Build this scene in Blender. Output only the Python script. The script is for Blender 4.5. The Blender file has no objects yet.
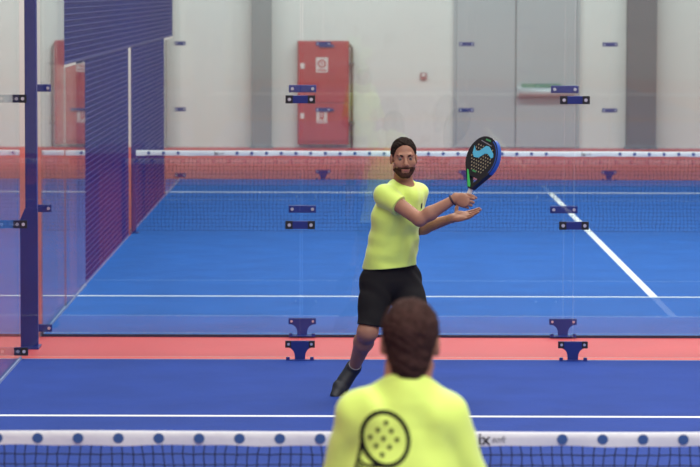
import bpy, bmesh, math, random
import numpy as np
from mathutils import Vector, Matrix
from mathutils.bvhtree import BVHTree

random.seed(7)
SC = bpy.context.scene
COL = SC.collection
V = Vector

# ------------------------------------------------------------------ camera
CAM_H, PITCH, YAW, FPX = 2.65, 0.07855, 0.00075, 3100.0
cam_data = bpy.data.cameras.new('camera')
cam = bpy.data.objects.new('camera', cam_data)
COL.objects.link(cam)
cam.location = (0, 0, CAM_H)
cam.rotation_euler = (math.pi / 2 - PITCH, 0, -YAW)
cam.rotation_euler.rotate_axis('Z', 0.0026)      # the hand-held camera leans a little
cam_data.sensor_width = 36.0
cam_data.lens = 36.0 * FPX / 700.0
cam_data.clip_end = 200
cam_data.dof.use_dof = True
cam_data.dof.focus_distance = 20.1
cam_data.dof.aperture_fstop = 5.6
SC.camera = cam


def at(px, py, Y):
    """World point at depth Y that the photograph shows at (px, py)."""
    a, b = (px - 350.0) / FPX, (233.5 - py) / FPX
    cp, sp = math.cos(PITCH), math.sin(PITCH)
    dx, dy, dz = a, cp + b * sp, -sp + b * cp
    x = dx * math.cos(YAW) + dy * math.sin(YAW)
    y = -dx * math.sin(YAW) + dy * math.cos(YAW)
    t = Y / y
    return V((x * t, Y, CAM_H + dz * t))


# --------------------------------------------------------------- materials
def new_mat(name):
    m = bpy.data.materials.new(name)
    m.use_nodes = True
    nt = m.node_tree
    return m, nt, nt.nodes['Principled BSDF']


def mat(name, col, rough=0.6, metal=0.0, spec=0.5, var=0.0, scale=20.0, bump=0.0, bscale=60.0, sheen=0.0):
    m, nt, p = new_mat(name)
    p.inputs['Base Color'].default_value = (*col, 1)
    p.inputs['Roughness'].default_value = rough
    p.inputs['Metallic'].default_value = metal
    p.inputs['Specular IOR Level'].default_value = spec
    p.inputs['Sheen Weight'].default_value = sheen
    tc = nt.nodes.new('ShaderNodeTexCoord')
    if var > 0:
        n = nt.nodes.new('ShaderNodeTexNoise')
        n.inputs['Scale'].default_value = scale
        n.inputs['Detail'].default_value = 4
        nt.links.new(tc.outputs['Object'], n.inputs['Vector'])
        r = nt.nodes.new('ShaderNodeValToRGB')
        r.color_ramp.elements[0].position = 0.3
        r.color_ramp.elements[1].position = 0.7
        r.color_ramp.elements[0].color = (*[c * (1 - var) for c in col], 1)
        r.color_ramp.elements[1].color = (*[min(1, c * (1 + var)) for c in col], 1)
        nt.links.new(n.outputs['Fac'], r.inputs['Fac'])
        nt.links.new(r.outputs['Color'], p.inputs['Base Color'])
    if bump > 0:
        n2 = nt.nodes.new('ShaderNodeTexNoise')
        n2.inputs['Scale'].default_value = bscale
        n2.inputs['Detail'].default_value = 3
        nt.links.new(tc.outputs['Object'], n2.inputs['Vector'])
        b = nt.nodes.new('ShaderNodeBump')
        b.inputs['Strength'].default_value = bump
        b.inputs['Distance'].default_value = 0.01
        nt.links.new(n2.outputs['Fac'], b.inputs['Height'])
        nt.links.new(b.outputs['Normal'], p.inputs['Normal'])
    return m


def glass_mat(name, tint):
    m = bpy.data.materials.new(name)
    m.use_nodes = True
    nt = m.node_tree
    nt.nodes.remove(nt.nodes['Principled BSDF'])
    out = nt.nodes['Material Output']
    tr = nt.nodes.new('ShaderNodeBsdfTransparent')
    tr.inputs['Color'].default_value = (*tint, 1)
    gl = nt.nodes.new('ShaderNodeBsdfGlossy')
    gl.inputs['Roughness'].default_value = 0.0
    gl.inputs['Color'].default_value = (1, 1, 1, 1)
    geo = nt.nodes.new('ShaderNodeNewGeometry')
    ior = nt.nodes.new('ShaderNodeMix')
    ior.data_type = 'FLOAT'
    ior.inputs['A'].default_value = 1.5
    ior.inputs['B'].default_value = 1 / 1.5
    nt.links.new(geo.outputs['Backfacing'], ior.inputs['Factor'])
    fr = nt.nodes.new('ShaderNodeFresnel')
    nt.links.new(ior.outputs['Result'], fr.inputs['IOR'])
    mx = nt.nodes.new('ShaderNodeMixShader')
    nt.links.new(fr.outputs['Fac'], mx.inputs['Fac'])
    nt.links.new(tr.outputs['BSDF'], mx.inputs[1])
    nt.links.new(gl.outputs['BSDF'], mx.inputs[2])
    nt.links.new(mx.outputs['Shader'], out.inputs['Surface'])
    return m


M = {}
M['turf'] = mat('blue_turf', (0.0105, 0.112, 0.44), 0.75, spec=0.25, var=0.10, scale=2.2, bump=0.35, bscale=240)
M['turf_near'] = mat('blue_turf_near', (0.016, 0.050, 0.285), 0.8, spec=0.2, var=0.10, scale=2.2, bump=0.35, bscale=240)  # near court: a deeper, more purple blue than the far turf
M['red_floor'] = mat('red_floor', (0.64, 0.082, 0.072), 0.55, spec=0.3, var=0.06, scale=1.2)
M['line'] = mat('white_line', (0.85, 0.87, 0.9), 0.7)
M['plaster'] = mat('white_plaster', (0.76, 0.77, 0.735), 0.8, var=0.03, scale=0.5, bump=0.05, bscale=8)
M['column'] = mat('grey_column_paint', (0.27, 0.285, 0.285), 0.6, var=0.05, scale=1.0)
M['column_dark'] = mat('dark_column_paint', (0.15, 0.145, 0.155), 0.6, var=0.05, scale=1.0)
M['door'] = mat('grey_door_paint', (0.45, 0.475, 0.49), 0.45, var=0.03, scale=0.8)
M['seam'] = mat('dark_seam', (0.16, 0.16, 0.16), 0.7)
M['steel_blue'] = mat('navy_steel', (0.016, 0.03, 0.20), 0.4, spec=0.4, var=0.08, scale=6)
M['wire'] = mat('blue_wire', (0.003, 0.028, 0.25), 0.45, spec=0.25)
M['rubber'] = mat('black_rubber', (0.012, 0.012, 0.016), 0.5)
M['chrome'] = mat('bolt_steel', (0.75, 0.75, 0.78), 0.3, metal=0.7)
M['glass'] = glass_mat('pane_glass', (0.93, 0.965, 0.965))
M['glass_edge'] = mat('glass_edge', (0.62, 0.74, 0.70), 0.25)
M['tape'] = mat('net_tape', (0.80, 0.80, 0.82), 0.6, bump=0.5, bscale=14)
M['dot'] = mat('blue_dot_print', (0.045, 0.12, 0.32), 0.6)
M['ink'] = mat('dark_ink', (0.025, 0.025, 0.035), 0.6)
M['print'] = mat('black_print', (0.008, 0.009, 0.009), 0.8, spec=0.15)
M['ink_grey'] = mat('grey_ink', (0.25, 0.25, 0.28), 0.6)
M['cord'] = mat('net_cord', (0.010, 0.012, 0.03), 0.7)
M['cabinet'] = mat('red_cabinet', (0.46, 0.05, 0.055), 0.45, var=0.05, scale=2)
M['sticker'] = mat('white_sticker', (0.72, 0.66, 0.64), 0.6)
M['pipe'] = mat('brown_pipe', (0.20, 0.14, 0.12), 0.5)
M['green_sign'] = mat('green_sign', (0.16, 0.32, 0.22), 0.6)
M['steel_bar'] = mat('panic_bar_steel', (0.55, 0.57, 0.58), 0.4, metal=0.2)
M['kerb'] = mat('pale_rail', (0.24, 0.30, 0.50), 0.5)
M['skin'] = mat('skin', (0.39, 0.190, 0.120), 0.55, spec=0.35, var=0.10, scale=14, bump=0.06, bscale=90)
M['neon'] = mat('neon_yellow_jersey', (0.74, 0.96, 0.17), 0.55, spec=0.45, var=0.03, scale=6, bump=0.08, bscale=30, sheen=0.35)
M['black_cloth'] = mat('black_cloth', (0.010, 0.009, 0.011), 0.8, spec=0.2, bump=0.1, bscale=30)
M['shoe'] = mat('black_shoe', (0.012, 0.014, 0.022), 0.5)
M['sole'] = mat('dark_sole', (0.02, 0.03, 0.06), 0.6)
M['sock'] = mat('white_sock', (0.62, 0.60, 0.62), 0.8)
M['hair'] = mat('dark_brown_hair', (0.020, 0.011, 0.008), 0.85, spec=0.15, var=0.3, scale=60, bump=0.6, bscale=200)
M['hair_near'] = mat('brown_hair', (0.054, 0.027, 0.023), 0.9, spec=0.1, var=0.35, scale=45, bump=0.9, bscale=160)
M['beard'] = mat('dark_stubble', (0.062, 0.029, 0.020), 0.85, spec=0.15, var=0.3, scale=90, bump=0.5, bscale=250)
M['eye_white_shaded'] = mat('eye_white_shaded', (0.20, 0.15, 0.13), 0.4)  # far below white: shade of the eye sockets is painted into this colour
M['iris'] = mat('dark_iris', (0.02, 0.012, 0.01), 0.2)
M['lips'] = mat('lips', (0.36, 0.12, 0.10), 0.5)
M['racket'] = mat('black_carbon', (0.010, 0.011, 0.014), 0.4)
M['foam'] = mat('tan_foam_core', (0.58, 0.52, 0.36), 0.7)
M['cyan'] = mat('cyan_print', (0.10, 0.52, 0.74), 0.5)
M['green'] = mat('green_frame', (0.06, 0.58, 0.13), 0.4)
M['green_dark'] = mat('green_print', (0.05, 0.30, 0.10), 0.5)
M['blue_rim'] = mat('blue_rim', (0.02, 0.10, 0.46), 0.35)
M['grip'] = mat('white_grip', (0.62, 0.60, 0.58), 0.7)
M['band'] = mat('dark_band', (0.05, 0.02, 0.03), 0.6)
M['grey_box'] = mat('red_call_point', (0.42, 0.16, 0.16), 0.5)


# ----------------------------------------------------------------- helpers
def link(name, mesh, mats, parent=None, smooth=False):
    for m in (mats if isinstance(mats, (list, tuple)) else [mats]):
        mesh.materials.append(m)
    o = bpy.data.objects.new(name, mesh)
    COL.objects.link(o)
    if parent is not None:
        o.parent = parent
        o.matrix_parent_inverse = parent_matrix(parent).inverted()
    if smooth:
        for p in mesh.polygons:
            p.use_smooth = True
    return o


def parent_matrix(o):
    m = o.matrix_basis.copy()
    if o.parent is not None:
        m = parent_matrix(o.parent) @ o.matrix_parent_inverse @ m
    return m


def empty(name, loc):
    o = bpy.data.objects.new(name, None)
    o.location = loc
    o.empty_display_size = 0.2
    COL.objects.link(o)
    return o


def tag(o, label, cat=None, group=None, kind=None):
    o['label'] = label
    if cat: o['category'] = cat
    if group: o['group'] = group
    if kind: o['kind'] = kind
    return o


class MB:
    def __init__(self):
        self.v, self.f, self.m = [], [], []

    def add(self, vs, fs, mi=0):
        b = len(self.v)
        self.v += [tuple(x) for x in vs]
        self.f += [tuple(b + i for i in f) for f in fs]
        self.m += [mi] * len(fs)

    def box(self, lo, hi, mi=0, faces_mi=None):
        x0, y0, z0 = lo
        x1, y1, z1 = hi
        vs = [(x0, y0, z0), (x1, y0, z0), (x1, y1, z0), (x0, y1, z0), (x0, y0, z1), (x1, y0, z1), (x1, y1, z1), (x0, y1, z1)]
        fs = [(0, 3, 2, 1), (4, 5, 6, 7), (0, 1, 5, 4), (1, 2, 6, 5), (2, 3, 7, 6), (3, 0, 4, 7)]   # bottom top -y +x +y -x
        b = len(self.v)
        self.v += vs
        self.f += [tuple(b + i for i in f) for f in fs]
        self.m += (faces_mi if faces_mi else [mi] * 6)

    def tube(self, pts, r, n=6, mi=0, rs=None, cap=True):
        pts = [V(p) for p in pts]
        rings = []
        prev = None
        for i, p in enumerate(pts):
            d = (pts[min(i + 1, len(pts) - 1)] - pts[max(i - 1, 0)]).normalized()
            if prev is None:
                u = d.orthogonal().normalized()
            else:
                u = (prev - d * prev.dot(d)).normalized()
            prev = u
            w = d.cross(u)
            rr = rs[i] if rs else r
            rings.append([p + (u * math.cos(2 * math.pi * k / n + math.pi / n) + w * math.sin(2 * math.pi * k / n + math.pi / n)) * rr for k in range(n)])
        vs = [q for r_ in rings for q in r_]
        fs = []
        for i in range(len(pts) - 1):
            for k in range(n):
                a, b = i * n + k, i * n + (k + 1) % n
                fs.append((a, b, b + n, a + n))
        if cap:
            fs.append(tuple(range(n - 1, -1, -1)))
            fs.append(tuple((len(pts) - 1) * n + k for k in range(n)))
        self.add(vs, fs, mi)

    def prism(self, poly, o, u, v, depth, mi=0):
        """2-D outline poly placed at o along u, v and extruded along u x v by depth."""
        o, u, v = V(o), V(u), V(v)
        w = u.cross(v).normalized() * depth
        n = len(poly)
        a = [o + u * x + v * y for x, y in poly]
        vs = a + [p + w for p in a]
        fs = [tuple(range(n - 1, -1, -1)), tuple(range(n, 2 * n))]
        fs += [(i, (i + 1) % n, n + (i + 1) % n, n + i) for i in range(n)]
        self.add(vs, fs, mi)

    def disc(self, c, u, v, ru, rv, n=16, mi=0):
        c, u, v = V(c), V(u), V(v)
        vs = [c + u * ru * math.cos(2 * math.pi * k / n) + v * rv * math.sin(2 * math.pi * k / n) for k in range(n)]
        self.add(vs, [tuple(range(n))], mi)

    def build(self, name, mats, parent=None, smooth=False, bevel=0.0):
        me = bpy.data.meshes.new(name)
        me.from_pydata(self.v, [], self.f)
        for p, mi in zip(me.polygons, self.m):
            p.material_index = mi
        me.update()
        o = link(name, me, mats, parent, smooth)
        if bevel:
            b = o.modifiers.new('bevel', 'BEVEL')
            b.width = bevel
            b.segments = 2
            b.limit_method = 'ANGLE'
        return o


def simple(name, lo, hi, m, parent=None, bevel=0.0):
    b = MB()
    b.box(lo, hi)
    return b.build(name, m, parent, bevel=bevel)


# ------------------------------------------------------------ key distances
XL, XR, XC = -2.347, 7.653, 2.653
Y_NET1, Y_SERV1, Y_GLASS1 = 12.2, 19.15, 22.12
Y_GLASS2, Y_SERV2, Y_NET2, Y_SERV3, Y_GLASS3 = 23.66, 26.71, 33.66, 40.5, 43.3
Y_WALL = 52.3

# -------------------------------------------------------------- the setting
floor = simple('floor', (-13, -6, -0.12), (16, Y_WALL, -0.012), M['red_floor'])
tag(floor, 'red sports hall floor between and beyond the blue courts', kind='structure')


def wall(name, lo, hi, label):
    w = simple(name, lo, hi, M['plaster'])
    tag(w, label, kind='structure')
    return w


wall('wall_back', (-13, Y_WALL, -0.012), (16, Y_WALL + 0.25, 8), 'white plastered end wall of the hall behind the far court')
wall('wall_left', (-13.25, -6, -0.12), (-13, Y_WALL + 0.25, 8), 'white side wall of the hall beyond the wire mesh')
wall('wall_right', (16, -6, -0.12), (16.25, Y_WALL + 0.25, 8), 'white side wall of the hall right of the courts')
wall('wall_front', (-13.25, -6.25, -0.12), (16.25, -6, 8), 'white end wall of the hall behind the viewer')


def column(x0, x1, label, paint='column'):
    a, b = at(x0, 100, Y_WALL - 0.3), at(x1, 100, Y_WALL - 0.3)
    m = MB()
    yf, yb, t = Y_WALL - 0.3, Y_WALL - 0.002, 0.02
    m.box((a.x, yf, -0.012), (b.x, yf + t, 7.9))                     # front flange
    m.box((a.x, yb - t, -0.012), (b.x, yb, 7.9))                     # rear flange
    xc = (a.x + b.x) / 2
    m.box((xc - 0.15, yf + t, -0.012), (xc + 0.15, yb - t, 7.9))     # web
    m.box((a.x - 0.03, yf - 0.02, -0.012), (b.x + 0.03, yb, 0.02))   # base plate
    o = m.build('column', M[paint])
    tag(o, label, kind='structure')


column(251, 271, 'narrow grey steel column left of the red cabinet')
column(627, 656, 'wide grey steel column right of the grey double door', 'column_dark')

# courts: turf, painted lines
def court(name, y0, y1, m, label, lines):
    t = simple(name, (XL, y0, -0.012), (XR, y1, 0.0), m)
    tag(t, label, kind='structure')
    for nm, lo, hi in lines:
        l = simple(nm, (*lo, 0.0), (*hi, 0.003), M['line'], t)
        l['label'] = 'white painted line on blue turf'
        l['kind'] = 'structure'
    return t


court('court_floor_1', 2.2, Y_GLASS1 - 0.01, M['turf_near'], 'deep blue turf of the near court', [
    ('service_line', (XL, Y_SERV1 - 0.03), (XR, Y_SERV1 + 0.03)),
    ('service_line', (XL, 5.25 - 0.03), (XR, 5.25 + 0.03)),
    ('centre_line', (XC - 0.03, 5.28), (XC + 0.03, Y_SERV1 - 0.03))])
court('court_floor_2', Y_GLASS2 + 0.01, Y_GLASS3 - 0.01, M['turf'], 'bright blue turf of the far court beyond the glass', [
    ('service_line', (XL, Y_SERV2 - 0.03), (XR, Y_SERV2 + 0.03)),
    ('service_line', (XL, Y_SERV3 - 0.05), (XR, Y_SERV3 + 0.05)),
    ('centre_line', (XC - 0.035, Y_SERV2 + 0.03), (XC + 0.035, Y_SERV3 - 0.05))])

# grey double door with panic bar
da, db = at(455.5, 100, Y_WALL), at(576, 100, Y_WALL)
dm = at(515, 100, Y_WALL).x
door = empty('door_1', (dm, Y_WALL, 0))
tag(door, 'tall grey double door with a steel push bar in the white wall', kind='structure')
for lo, hi in ((da.x, dm - 0.008), (dm + 0.008, db.x)):
    m = MB()
    m.box((lo, Y_WALL - 0.05, 0.0), (hi, Y_WALL - 0.004, 4.2))
    m.build('leaf', M['door'], door, bevel=0.006)
m = MB()
m.box((da.x - 0.05, Y_WALL - 0.06, -0.012), (da.x - 0.005, Y_WALL - 0.003, 4.3))
m.box((db.x + 0.005, Y_WALL - 0.06, -0.012), (db.x + 0.05, Y_WALL - 0.003, 4.3))
m.box((da.x - 0.05, Y_WALL - 0.06, 4.22), (db.x + 0.05, Y_WALL - 0.003, 4.3))
m.build('frame', M['door'], door)
m = MB()
m.box((dm - 0.007, Y_WALL - 0.02, 0), (dm + 0.007, Y_WALL - 0.003, 4.2))
m.build('seam', M['seam'], door)
pa, pb = at(518, 91.5, Y_WALL - 0.1), at(575, 91.5, Y_WALL - 0.1)
m = MB()
m.tube([(pa.x, Y_WALL - 0.14, pa.z), (pb.x, Y_WALL - 0.14, pb.z)], 0.075, 16)
pbar = m.build('push_bar', M['steel_bar'], door, smooth=True)
m = MB()
for x in (pa.x + 0.02, pb.x - 0.02):
    m.box((x - 0.05, Y_WALL - 0.17, pa.z - 0.085), (x + 0.05, Y_WALL - 0.05, pa.z + 0.085))
m.build('end_bracket', M['steel_bar'], pbar, bevel=0.015)
ga, gb = at(521, 83.2, Y_WALL - 0.05), at(561, 87.4, Y_WALL - 0.05)
s = simple('sign_strip', (ga.x, Y_WALL - 0.056, gb.z), (gb.x, Y_WALL - 0.05, ga.z), M['green_sign'], door)
s['label'] = 'thin green sign strip'

# red fire cabinet
ca, cb = at(297, 41, Y_WALL - 0.25), at(348.5, 144.5, Y_WALL - 0.25)
cab = empty('fire_cabinet', ((ca.x + cb.x) / 2, Y_WALL - 0.12, 0))
tag(cab, 'tall red metal fire cabinet with two doors on the white end wall', 'cabinet')
simple('body', (ca.x, Y_WALL - 0.22, cb.z), (cb.x, Y_WALL - 0.002, ca.z), M['cabinet'], cab, bevel=0.01)
zm = at(0, 103, Y_WALL - 0.25).z
for (z0, z1, sy, hy, ly) in ((zm + 0.005, ca.z - 0.02, 65, 46, 66), (cb.z + 0.06, zm - 0.005, 116, 110, 116)):
    d = simple('door', (ca.x + 0.02, Y_WALL - 0.245, z0), (cb.x - 0.02, Y_WALL - 0.221, z1), M['cabinet'], cab, bevel=0.006)
    q = at(321.5, sy, Y_WALL - 0.25)
    m = MB()
    if hy == 46:      # round hose-reel pictogram on a white square
        m.box((q.x - 0.10, Y_WALL - 0.249, q.z - 0.125), (q.x + 0.10, Y_WALL - 0.2455, q.z + 0.125))
        m.disc((q.x, Y_WALL - 0.2496, q.z + 0.02), (1, 0, 0), (0, 0, 1), 0.072, 0.072, 20, 1)
        m.disc((q.x, Y_WALL - 0.2502, q.z + 0.02), (1, 0, 0), (0, 0, 1), 0.045, 0.045, 20, 0)
        m.disc((q.x, Y_WALL - 0.2508, q.z + 0.02), (1, 0, 0), (0, 0, 1), 0.02, 0.02, 12, 1)
        m.box((q.x - 0.075, Y_WALL - 0.2500, q.z - 0.10), (q.x + 0.075, Y_WALL - 0.249, q.z - 0.075), 1)
    else:             # extinguisher pictogram: two white uprights
        m.box((q.x - 0.09, Y_WALL - 0.249, q.z - 0.12), (q.x + 0.09, Y_WALL - 0.2455, q.z + 0.12))
        m.box((q.x - 0.035, Y_WALL - 0.2500, q.z - 0.06), (q.x + 0.035, Y_WALL - 0.249, q.z + 0.10), 1)
        m.box((q.x - 0.010, Y_WALL - 0.2506, q.z - 0.03), (q.x + 0.010, Y_WALL - 0.2500, q.z + 0.10), 0)
        m.box((q.x - 0.07, Y_WALL - 0.2500, q.z - 0.10), (q.x + 0.07, Y_WALL - 0.249, q.z - 0.085), 1)
    stk = m.build('sticker', [M['sticker'], M['cabinet']], d)
    stk['label'] = 'white pictogram sticker'
    h = at(326, hy, Y_WALL - 0.25)
    simple('handle', (h.x - 0.125, Y_WALL - 0.275, h.z - 0.022), (h.x + 0.125, Y_WALL - 0.2455, h.z + 0.022), M['steel_blue'], d, bevel=0.006)['label'] = 'dark handle strip'
    l = at(302, ly, Y_WALL - 0.25)
    m = MB()
    m.box((l.x - 0.035, Y_WALL - 0.256, l.z - 0.045), (l.x + 0.035, Y_WALL - 0.2455, l.z + 0.045))
    m.build('lock', M['sticker'], d)
# pipe beside the cabinet
p0, p1 = at(351.5, 46, Y_WALL - 0.1), at(344, 45, Y_WALL - 0.1)
m = MB()
m.tube([(cb.x + 0.004, Y_WALL - 0.10, p1.z), (p0.x - 0.04, Y_WALL - 0.10, p1.z), (p0.x, Y_WALL - 0.10, p1.z - 0.05), (p0.x, Y_WALL - 0.10, -0.012)], 0.024, 10)
pipe = m.build('supply_pipe', M['pipe'], None, smooth=True)
tag(pipe, 'thin brown pipe running down the white wall just right of the red cabinet', 'pipe')
for z in (1.4, 0.4):
    simple('pipe_clip', (p0.x - 0.045, Y_WALL - 0.13, z - 0.02), (p0.x + 0.045, Y_WALL - 0.002, z + 0.02), M['pipe'], pipe)
# small call point on the wall
q = at(423, 75.5, Y_WALL)
cp_ = simple('call_point', (q.x - 0.055, Y_WALL - 0.05, q.z - 0.055), (q.x + 0.055, Y_WALL - 0.002, q.z + 0.055), M['grey_box'], bevel=0.01)
tag(cp_, 'small square red and white alarm button alone on the white wall', 'alarm button')
simple('push_plate', (q.x - 0.032, Y_WALL - 0.056, q.z - 0.01), (q.x + 0.032, Y_WALL - 0.05, q.z + 0.04), M['sticker'], cp_)['label'] = 'white push plate'


# ------------------------------------------------------------- glass walls
def pane_x(x0, x1, y, z0, z1, parent):
    m = MB()
    t = 0.006
    m.box((x0, y - t, z0), (x1, y + t, z1), 0, [1, 1, 0, 1, 0, 1])
    return m.build('glass_pane', [M['glass'], M['glass_edge']], parent)


def pane_y(x, y0, y1, z0, z1, parent, lean=0.0):
    m = MB()
    t = 0.006
    m.box((x - t, y0, z0), (x + t, y1, z1), 0, [1, 1, 0, 0, 0, 0])
    ym = (y0 + y1) / 2
    m.v = [(a + lean * (b - ym), b, c) for a, b, c in m.v]      # slight turn, set to shift the cabinet's reflection in the pane
    return m.build('glass_pane', [M['glass'], M['glass_edge']], parent)


def clamp(x, y, z, parent, black, w=0.105):
    """Flat joint clamp: a steel plate each side of the pane, end pads and bolts."""
    m = MB()
    hgt = 0.028
    for s in (-1, 1):
        y0, y1 = sorted((y + s * 0.0065, y + s * 0.018))
        m.box((x - w, y0, z - hgt), (x + w, y1, z + hgt))
    c = m.build('joint_clamp', M['steel_blue'], parent, bevel=0.003)
    if black:
        for sx in (-1, 1):
            m = MB()
            a, b = sorted((x + sx * w * 1.0, x + sx * w * 0.52))
            m.box((a - 0.001, y - 0.0215, z - hgt - 0.001), (b + 0.001, y - 0.0185, z + hgt + 0.001))
            m.build('pad', M['rubber'], c)['label'] = 'black rubber pad'
    for sx in (-1, 1):
        m = MB()
        m.tube([(x + sx * w * 0.74, y - 0.026, z), (x + sx * w * 0.74, y + 0.026, z)], 0.0125, 10)
        m.build('bolt', M['chrome'], c)['label'] = 'silver bolt'
    return c


def foot(x, y, z0, parent, black):
    """T-shaped floor bracket that holds two panes at their lower joint."""
    H, W = 0.135, 0.105
    prof = [(-W, H), (-W, H - 0.045)]
    for k in range(7):
        a = k / 6 * math.pi / 2
        prof.append((-W + 0.012 + 0.055 * math.sin(a), H - 0.045 - 0.062 * (1 - math.cos(a))))
    prof += [(-0.036, 0.0), (0.036, 0.0)]
    for k in range(6, -1, -1):
        a = k / 6 * math.pi / 2
        prof.append((W - 0.012 - 0.055 * math.sin(a), H - 0.045 - 0.062 * (1 - math.cos(a))))
    prof += [(W, H - 0.045), (W, H)]
    m = MB()
    m.prism(prof, (x, y - 0.0065, z0), (1, 0, 0), (0, 0, 1), 0.012)
    m.prism(prof, (x, y + 0.0185, z0), (1, 0, 0), (0, 0, 1), 0.012)
    c = m.build('floor_bracket', M['steel_blue'], parent)
    m = MB()
    m.box((x - W * 0.95, y - 0.06, z0), (x + W * 0.95, y - 0.019, z0 + 0.006))
    m.build('foot_plate', M['steel_blue'], c)
    for sx in (-1, 1):
        if black:
            m = MB()
            a, b = sorted((x + sx * W, x + sx * W * 0.62))
            m.box((a - 0.001, y - 0.0215, z0 + H - 0.047), (b + 0.001, y - 0.0187, z0 + H + 0.001))
            m.build('pad', M['rubber'], c)['label'] = 'black rubber pad'
        m = MB()
        m.tube([(x + sx * W * 0.78, y - 0.025, z0 + H - 0.022), (x + sx * W * 0.78, y + 0.025, z0 + H - 0.022)], 0.010, 8)
        m.build('bolt', M['chrome'], c)['label'] = 'silver bolt'
        m = MB()
        m.tube([(x + sx * W * 0.82, y - 0.045, z0 + 0.006), (x + sx * W * 0.82, y - 0.045, z0 + 0.024)], 0.014, 8)
        m.build('floor_bolt', M['steel_blue'], c)
    return c


def back_wall(y, label, black, corner_w, heights=(0.975, 1.895), joints=(0, 2, 4, 6, 8), rail=0.02, rail_mat='rubber'):
    w = empty('glass_wall', (XC, y, 0))
    tag(w, label, 'glass wall', 'glass end walls of the courts')
    for k in range(5):
        x0, x1 = XL + joints[k] + (0.004 if k else -0.03), (XL + joints[k + 1] - 0.004 if k < 4 else XR)
        pane_x(x0, x1, y, 0.02, 3.0, w)
    for k in range(0, 5):
        x = XL + joints[k]
        if k == 0:
            x += corner_w
        for z in heights:
            clamp(x, y, z, w, black, 0.105 if k or black else 0.08)
        if k:
            foot(x, y, 0.0, w, black)
        else:
            clamp(x, y, 0.055, w, black, 0.105 if black else 0.08)
    m = MB()
    m.box((XL, y - 0.012, -0.011), (XR, y + 0.012, rail))
    m.build('sill_rail', M[rail_mat], w)
    return w


back_wall(Y_GLASS1, 'clear glass end wall of the near court behind the facing man', True, -0.05, (0.97, 1.868), (0, 2.007, 3.965, 5.96, 7.96), 0.002, 'kerb')
back_wall(Y_GLASS2, 'clear glass end wall of the far court just past the red strip', False, 0.0, rail=0.008)
back_wall(Y_GLASS3, 'clear glass end wall of the far court nearest the white wall', False, 0.0, rail=0.004)


def side_wall(spans, label, joints, lean=0.0):
    y_mid = (spans[0][0] + spans[-1][1]) / 2
    w = empty('glass_side_wall', (XL, y_mid, 0))
    tag(w, label, 'glass wall', 'glass side walls at the court corners')
    for y0, y1, z1 in spans:
        pane_y(XL, y0 + 0.004, y1 - 0.004, 0.02, z1, w, lean)
    for y in joints:
        for z in (0.975, 1.895):
            m = MB()
            m.box((XL - 0.018, y - 0.105, z - 0.028), (XL - 0.0065, y + 0.105, z + 0.028))
            m.box((XL + 0.0065, y - 0.105, z - 0.028), (XL + 0.018, y + 0.105, z + 0.028))
            c = m.build('joint_clamp', M['steel_blue'], w, bevel=0.003)
            for s in (-1, 1):
                m = MB()
                m.tube([(XL - 0.026, y + s * 0.078, z), (XL + 0.026, y + s * 0.078, z)], 0.0125, 8)
                m.build('bolt', M['chrome'], c)
    m = MB()
    m.box((XL - 0.012, spans[0][0], -0.01), (XL + 0.012, spans[-1][1], 0.02))
    m.build('sill_rail', M['kerb'], w)['label'] = 'pale rail under the panes'
    return w


side_wall([(18.2, 20.2, 2.0), (20.2, Y_GLASS1 - 0.02, 3.0)], 'glass side wall left of the near court running from the corner', [20.2])
side_wall([(Y_GLASS2 + 0.02, 25.66, 3.0), (25.66, 27.66, 2.0)], 'glass side wall of the far court in front of the wire mesh', [], -0.0042)
side_wall([(39.7, 41.6, 2.0), (41.6, Y_GLASS3 - 0.02, 3.0)], 'glass side wall of the far court beyond the wire mesh', [])

# corner post with a wider lower sleeve, in the aisle between the courts
pxa, pxb = at(25.6, 200, 22.9), at(37.4, 200, 22.9)
post = empty('corner_post', ((pxa.x + pxb.x) / 2, 22.9, 0))
tag(post, 'dark blue steel corner post on the red strip at the left', 'post')
simple('upright', (pxa.x, 22.86, 0.0), (pxb.x, 22.94, 4.0), M['steel_blue'], post, bevel=0.006)
sl0, sl1 = at(20.5, 300, 22.85).x, at(38.2, 300, 22.85).x
zt = at(30, 209, 22.85).z
zs = at(30, 221, 22.85).z
m = MB()
m.prism([(sl0, -0.012), (sl1, -0.012), (sl1, zt), (pxa.x, zt), (sl0, zs)], (0, 22.855, 0), (1, 0, 0), (0, 0, 1), 0.012)
m.build('stiffener_plate', M['steel_blue'], post)
simple('base_plate', (pxa.x - 0.05, 22.80, -0.012), (pxb.x + 0.012, 23.02, 0.004), M['steel_blue'], post)

# ------------------------------------------------------------- mesh fence
fence = empty('mesh_fence', (XL, 33.66, 0))
tag(fence, 'blue wire mesh fence along the left side of the far court', 'fence')


def wire_panel(y0, y1, z0, z1):
    m = MB()
    rw = 0.0038
    x = XL - 0.01
    n = max(1, round((y1 - y0) / 0.05))
    for i in range(n + 1):
        y = y0 + (y1 - y0) * i / n
        m.box((x - rw, y - rw, z0), (x + rw, y + rw, z1))
    n = max(1, round((z1 - z0) / 0.05))
    for i in range(n + 1):
        z = z0 + (z1 - z0) * i / n
        m.box((x + rw, y0, z - rw), (x + 3 * rw, y1, z + rw))
    return m.build('wire_panel', M['wire'], fence)


def fpost(y, z0, z1, s=0.03):
    m = MB()
    m.box((XL - 0.015 - 2 * s, y - s, z0), (XL - 0.015, y + s, z1))
    return m.build('post', M['steel_blue'], fence)


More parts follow.
